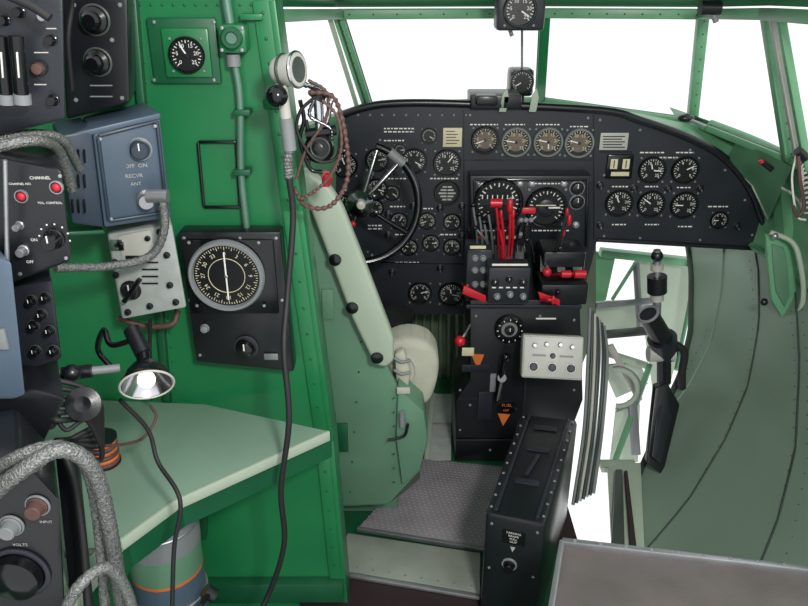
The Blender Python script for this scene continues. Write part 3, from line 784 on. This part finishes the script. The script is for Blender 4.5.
b.text('OFF  ON',rf(136,166,.006),.010,'greylt'); b.text('RECVR',rf(134,176,.006),.010,'greylt'); b.text('ANT',rf(136,184,.006),.009,'greylt')
for u,v in((100,139),(155,126),(164,210),(111,219)): b.screw(rf(u,v,.004),.004,'alu')
b.cyl(at(147,196,y=1.32),at(168,196,y=1.32),.012,'alu')
b.tube([at(162,196,y=1.32),at(164,230,y=1.32),at(150,256,y=1.32),at(110,266,y=1.28),at(55,268,y=1.2)],.008,'braid',corr=.08)
b.done()
b=B('radio_shelf')
b.prism([at(50,233,y=1.25),at(104,230,y=1.3),at(100,224,y=YB-.01),at(50,228,y=YB-.01)],(0,0,-.008),'green_dk',.002); b.done()

b=B('intercom_control_box')
Yi=.98
b.pp([(-40,150),(62,170),(72,262),(18,282),(-40,300)],Yi,.12,'black',.006,dx=-.06)
for u,v in((22,196),(57,187)): Mk,R=pg(u,v,5,Yi); b.annulus(Mk,R*1.1,R*1.4,.004,'alu'); b.sph((0,0,.002),R*.9,'red',(1,1,.8),Mk)
Mk,R=pg(55,238,9,Yi); b.knob(Mk,R,.022,'black_gl')
Mk,R=pg(24,250,5,Yi); b.knob(Mk,R,.014,'alu',False); Mk,R=pg(20,225,4,Yi); b.knob(Mk,R,.014,'alu',False)
b.text('CHANNEL',frame(at(40,178,y=Yi-.001)),.006); b.text('VOL. CONTROL',frame(at(50,203,y=Yi-.001)),.0045); b.text('ON',frame(at(34,240,y=Yi-.001)),.006); b.text('OFF',frame(at(30,262,y=Yi-.001)),.006); b.text('CHANNEL NO.',frame(at(20,184,y=Yi-.001)),.0045)
for i in range(8):
    a=math.radians(200-i*30); b.box((15*sc_at(55,238,Yi)*math.cos(a),15*sc_at(55,238,Yi)*math.sin(a),.001),(.002,.002,.001),'white',frame(at(55,238,y=Yi)),0)
b.tube([at(5,160,y=Yi-.03),at(8,300,y=Yi-.03)],.003,'alu',smooth=False)
for u,v in((60,176),(66,258),(20,274)): b.screw(frame(at(u,v,y=Yi)),.003,'alu')
b.done()
b=B('rack_conduit')
b.tube([at(-20,152,y=1.0),at(20,142,y=1.02),at(45,142,y=1.05),at(60,154,y=1.1),at(72,190,y=1.14)],.008,'braid',corr=.06)
b.tube([at(-20,142,y=1.06),at(30,134,y=1.08),at(62,140,y=1.12),at(80,170,y=1.18)],.007,'braid',corr=.06)
b.done()

b=B('circuit_breaker_unit')
Yt=1.05; Y2=1.36
b.pp([(56,-60),(126,-60),(130,103),(66,120)],Y2,.13,'black',.006,dx=-.03)
b.pp([(-60,-60),(62,-60),(66,120),(0,136),(-60,146)],Yt,.2,'panel',.006,dx=-.10)
for u,v,r in((95,20,13),(98,62,12)): Mk,R=pg(u,v,r,Y2-.002); b.lathe(Mk,[(R,0),(R,.008),(R*.7,.012),(R*.7,.025),(R*.5,.03),(.0001,.03)],'black_gl',20); b.annulus(Mk,R,R*1.2,.003,'hull_dk')
for v in(85,96): b.rbox(90,v,112,v+1.2,Y2-.004,.003,'grey',0)
for u,v in((74,5),(120,5),(76,100),(122,98),(112,40)): b.screw(frame(at(u,v,y=Y2-.001)),.004,'grey')
for u in(8,24):
    b.cyl(at(u-8,36,y=Yt-.03),at(u-2,96,y=Yt-.03),.009,'black_gl'); b.beam(at(u-7,52,y=Yt-.0395),at(u-5,78,y=Yt-.0395),.003,.002,'white',up=(1,0,0)); b.cyl(at(u-2,94,y=Yt-.03),at(u-1,104,y=Yt-.03),.011,'grey')
Mk,R=pg(40,68,6,Yt-.002); b.annulus(Mk,R,R*1.3,.004,'panel'); b.knob(Mk,R,.012,'brown',False)
for u,v in((20,12),(45,16),(54,100),(52,40),(5,20)): Mk,R=pg(u,v,5,Yt); b.knob(Mk,R,.012,'alu' if u==45 else 'black_gl',False)
for u,v,w in((34,52,14),(34,84,12),(46,28,10)): b.rbox(u,v,u+w,v+1.2,Yt-.003,.002,'greylt',0)
b.tube([at(-5,-10,y=Yt-.05),at(30,5,y=Yt-.05),at(50,18,y=Yt-.05)],.006,'rubber')
b.tube([at(66,-40,y=1.2),at(72,0,y=1.25),at(68,40,y=1.25),at(72,90,y=1.27)],.004,'rubber')
b.done()
b=B('equipment_rack')
b.pp([(-60,255),(0,258),(12,262),(26,396),(14,400),(-60,400)],.93,.05,'blue',.005,dx=-.04)
b.rbox(-10,330,6,350,.925,.006,'grey',.001)
b.pp([(6,288),(52,280),(62,360),(30,370),(14,372)],1.02,.12,'panel',.005,dx=-.06)
for u,v in((32,300),(46,297),(34,325),(50,330),(36,350),(54,350),(42,314)): Mk,R=pg(u,v,4.5,1.018); b.knob(Mk,R,.012,'black_gl'); b.annulus(Mk,R*1.2,R*1.4,.002,'hull_dk',16)
b.pp([(-60,402),(30,388),(66,398),(40,452),(-60,470)],.95,.12,'black',.006,dx=-.06)
b.done()
b=B('power_control_unit')
Yl=.8
b.pp([(-80,468),(20,458),(60,500),(70,700),(-80,700)],Yl,.12,'black',.008,dx=-.06)
Mk,R=pg(20,572,28,Yl-.002); b.annulus(Mk,R*.9,R*1.1,.004,'panel',36); b.lathe(Mk,[(R*.9,0),(R*.85,.02),(R*.6,.028),(.0001,.03)],'black_gl',24)
for u,v in((12,525),(38,505)): Mk,R=pg(u,v,9,Yl-.002); b.knob(Mk,R,.018,'grey' if u<20 else 'brown',False); b.annulus(Mk,R*1.2,R*1.4,.003,'grey')
b.text('VOLTS',frame(at(20,545,y=Yl-.001)),.007,'greylt'); b.text('INPUT',frame(at(46,522,y=Yl-.001)),.006,'greylt')
b.tube([at(60,440,y=.95),at(78,500,y=.9),at(88,600,y=.85),at(90,660,y=.85)],.006,'rubber'); b.beam(at(66,440,y=.98),at(86,640,y=.9),.02,.03,'black',up=(1,0,0))
b.done()
b=B('braided_hoses')
b.tube([at(-20,505,y=.76),at(20,472,y=.76),at(60,450,y=.78),at(92,468,y=.8),at(108,520,y=.82),at(122,606,y=.84),at(126,660,y=.84)],.0105,'braid',corr=.06,seg=14)
b.tube([at(-20,478,y=.80),at(20,455,y=.80),at(58,446,y=.82),at(84,462,y=.83),at(98,520,y=.84),at(108,640,y=.85)],.008,'braid',corr=.06,seg=14)
b.tube([at(60,620,y=.74),at(80,585,y=.75),at(108,568,y=.78),at(130,600,y=.8),at(134,650,y=.8)],.008,'braid',corr=.06,seg=14)
b.tube([at(50,556,y=.92),at(90,552,y=1.0),at(130,545,y=1.1)],.006,'braid',corr=.06)
b.done()

b=B('wire_spool')
p=at(104,462,z=zt); Mk=frame(p+Vector((0,0,.0)),(0,0,1),(0,1,0))
for i in range(6): b.ring(T(Mk,z=.006+i*.009),.028-.001*(i%2),.005,'orange' if i%2 else 'brown')
b.lathe(Mk,[(.034,0),(.034,.003),(.018,.003),(.018,.056),(.034,.056),(.034,.06),(.0001,.06)],'black'); b.done()
b=B('headset')
for k in range(6): b.tube([at(16+k*6,395+k*3,y=1.02),at(46+k*2,380+k*8,y=1.0-.01*k),at(92,392+k*6,y=1.02),at(100,420+k*8,y=1.04),at(70-k*3,440,y=1.0)],.0045,'rubber')
for u,v in((30,405),(84,404)): Mk=frame(at(u,v,y=.98),(.3,-1,.6)); b.lathe(Mk,[(.022,-.02),(.026,0),(.026,.010),(.012,.014),(.0001,.008)],'black',20)
b.sph(at(50,426,y=.97),.006,'red'); b.box(at(12,432,y=.97),(.05,.06,.03),'greylt'); b.box(at(40,416,y=.97),(.05,.03,.03),'panel')
b.tube([at(30,430,y=.96),at(50,412,y=.96),at(66,430,y=.96),at(86,420,y=.98),at(100,444,y=1.0)],.0035,'rubber')
b.tube([at(70,440,y=1.),at(100,446,y=1.1),at(140,440,y=1.2),at(156,418,y=1.25),at(150,405,y=1.27)],.003,'brown'); b.done()

b=B('gooseneck_lamp')
p=at(147,385,y=1.05); n=Vector((.25,-.75,-.45)).normalized(); Mk=frame(p,n); k=sc_at(147,385,1.05); R=26*k
b.lathe(Mk,[(R,0),(R*.97,-.008),(R*.8,-.022),(R*.5,-.038),(R*.3,-.045),(R*.28,-.065),(.0001,-.068)],'black_gl')
b.lathe(Mk,[(R,0.001),(R*.93,0),(R*.72,-.016),(R*.35,-.032),(.0001,-.036)],'chrome'); b.ring(Mk,R,.002,'greylt'); b.sph((0,0,-.01),R*.34,'bulb',(1,1,1),Mk)
q=Mk@Vector((0,0,-.06)); b.cyl(q,q+Vector((-.025,.03,.03)),.014,'black')
b.tube([q+Vector((-.01,.02,.02)),at(112,345,y=1.12),at(104,330,y=1.14),at(98,350,y=1.16),at(112,368,y=1.16)],.005,'black_gl')
b.cyl(at(40,376,y=1.04),at(120,368,y=1.08),.007,'grey'); b.cyl(at(62,374,y=1.05),at(92,371,y=1.06),.011,'black'); b.sph(at(72,373,y=1.035),.014,'black'); b.cyl(at(40,374,y=1.04),at(34,392,y=1.04),.014,'black')
b.done()

b=B('cockpit_utility_light')
y=1.36
p=at(290,70,y=y); Mk=frame(p,(.95,-.4,.1)); k=sc_at(294,70,y)
b.lathe(Mk,[(.0001,-.03),(.020,-.029),(.025,-.02),(.027,0),(.030,.008),(.030,.016),(.024,.018),(.0001,.012)],'greylt'); b.ring(T(Mk,z=.014),.029,.003,'chrome'); b.ring(T(Mk,z=-.012),.026,.003,'hull_dk')
b.lathe(Mk,[(.022,.0175),(.0001,.0185)],'hull_dk',20)
b.sph(at(277,96,y=y-.03),11*k,'black_gl'); b.cyl(at(281,82,y=y),at(286,118,y=y),.010,'greylt'); b.cyl(at(286,118,y=y),at(290,150,y=y),.012,'grey'); b.cyl(at(281,86,y=y),at(268,92,y=y+.1),.008,'grey')
b.tube([at(289,150,y=y),at(288,165,y=y),at(289,178,y=y)],.009,'braid',corr=.1)
b.beam(at(284,104,y=y),at(268,104,y=YB-.01),.02,.02,'green')
b.done()
b=B('hanging_black_cable')
b.tube([at(289,176,y=1.36),at(293,220,y=1.36),at(287,300,y=1.32),at(284,350,y=1.27),at(289,420,y=1.24),at(281,490,y=1.24),at(284,545,y=1.25),at(266,600,y=1.25),at(240,640,y=1.2)],.006,'rubber')
b.done()
b=B('hand_microphone')
y=1.42
b.sph(at(320,148,y=y),.024,'black',(1,.7,.9)); b.lathe(frame(at(320,148,y=y),(-.2,-1,.1)),[(.028,0),(.028,.008),(.022,.014),(.0001,.014)],'black_gl')
b.ring(frame(at(320,148,y=y-.015),(-.2,-1,.1)),.018,.002,'hull_dk'); b.cyl(at(306,134,y=y),at(336,130,y=y),.010,'black_gl')
b.cyl(at(318,96,y=y),at(320,132,y=y),.009,'chrome'); b.cyl(at(320,90,y=y),at(316,98,y=y),.016,'rubber')
b.tube([at(300,84,y=y),at(316,88,y=y),at(330,100,y=y),at(325,130,y=y)],.005,'chrome',corr=.2)
b.tube([at(308,92,y=y-.02),at(334,98,y=y-.02),at(346,140,y=y-.02),at(347,180,y=y-.02),at(330,206,y=y-.02),at(306,206,y=y-.02),at(294,188,y=y-.02)],.0042,'brown',corr=.3)
b.tube([at(308,80,y=y-.01),at(326,92,y=y-.01),at(326,118,y=y-.01),at(306,150,y=y-.01),at(296,180,y=y-.01)],.003,'brown',corr=.2)
b.tube([at(306,120,y=y),at(312,150,y=y),at(308,164,y=y)],.004,'black')
b.tube([at(300,100,y=y),at(304,120,y=y),at(300,140,y=y),at(310,168,y=y),at(322,172,y=y)],.004,'black_gl')
b.tube([at(316,96,y=y-.015),at(300,112,y=y-.015),at(298,134,y=y-.015),at(316,160,y=y-.015),at(336,158,y=y-.015),at(340,136,y=y-.015)],.0032,'rubber')
b.tube([at(322,100,y=y-.025),at(338,118,y=y-.025),at(341,150,y=y-.025),at(330,176,y=y-.025),at(316,190,y=y-.025),at(300,200,y=y-.025)],.003,'brown',corr=.3)
b.tube([at(314,100,y=y-.01),at(310,116,y=y-.01),at(330,128,y=y-.01),at(332,140,y=y-.01)],.0035,'darkchrome',corr=.2)
b.cyl(at(326,172,y=1.6),at(326,186,y=1.6),.009,'red'); b.sph(at(327,178,y=1.58),.012,'red')
b.done()
b=B('lamp_cord')
b.tube([at(120,400,y=1.1),at(148,430,y=1.12),at(158,462,y=1.1),at(180,500,y=1.05),at(174,550,y=1.03),at(172,620,y=1.0)],.004,'rubber')
b.tube([at(150,320,y=1.4),at(150,350,y=1.42),at(152,400,y=1.4)],.004,'rubber'); b.done()
b=B('ratchet_handle')
b.cyl(at(210,592,y=1.2),at(200,606,y=1.15),.006,'black'); b.cyl(at(205,590,y=1.2),at(214,596,y=1.2),.016,'black'); b.done()

# ============ LIGHTS / WORLD / CAMERA ============
w=bpy.data.worlds.new('sky'); sc.world=w; w.use_nodes=True; bg=w.node_tree.nodes['Background']; bg.inputs[0].default_value=(.98,.99,1,1); bg.inputs[1].default_value=1.2
def area(name,loc,tgt,size,power,col=(1,1,1)):
    l=bpy.data.lights.new(name,'AREA'); l.size=size; l.energy=power; l.color=col; o=bpy.data.objects.new(name,l); sc.collection.objects.link(o)
    o.location=loc; o.rotation_euler=(Vector(tgt)-Vector(loc)).to_track_quat('-Z','Y').to_euler(); return o
area('flash_fill',(.4,-.2,2.05),(.1,2.2,.6),.2,34,(1,.97,.93))  # added fill behind the camera, for flash and rear door daylight; no cabin lamp
cam=bpy.data.cameras.new('cam'); cam.sensor_width=36; cam.lens=F/808*36; cam.clip_start=.02
co=bpy.data.objects.new('camera',cam); sc.collection.objects.link(co); co.location=C; co.rotation_euler=(math.radians(90)-TH,0,0); sc.camera=co
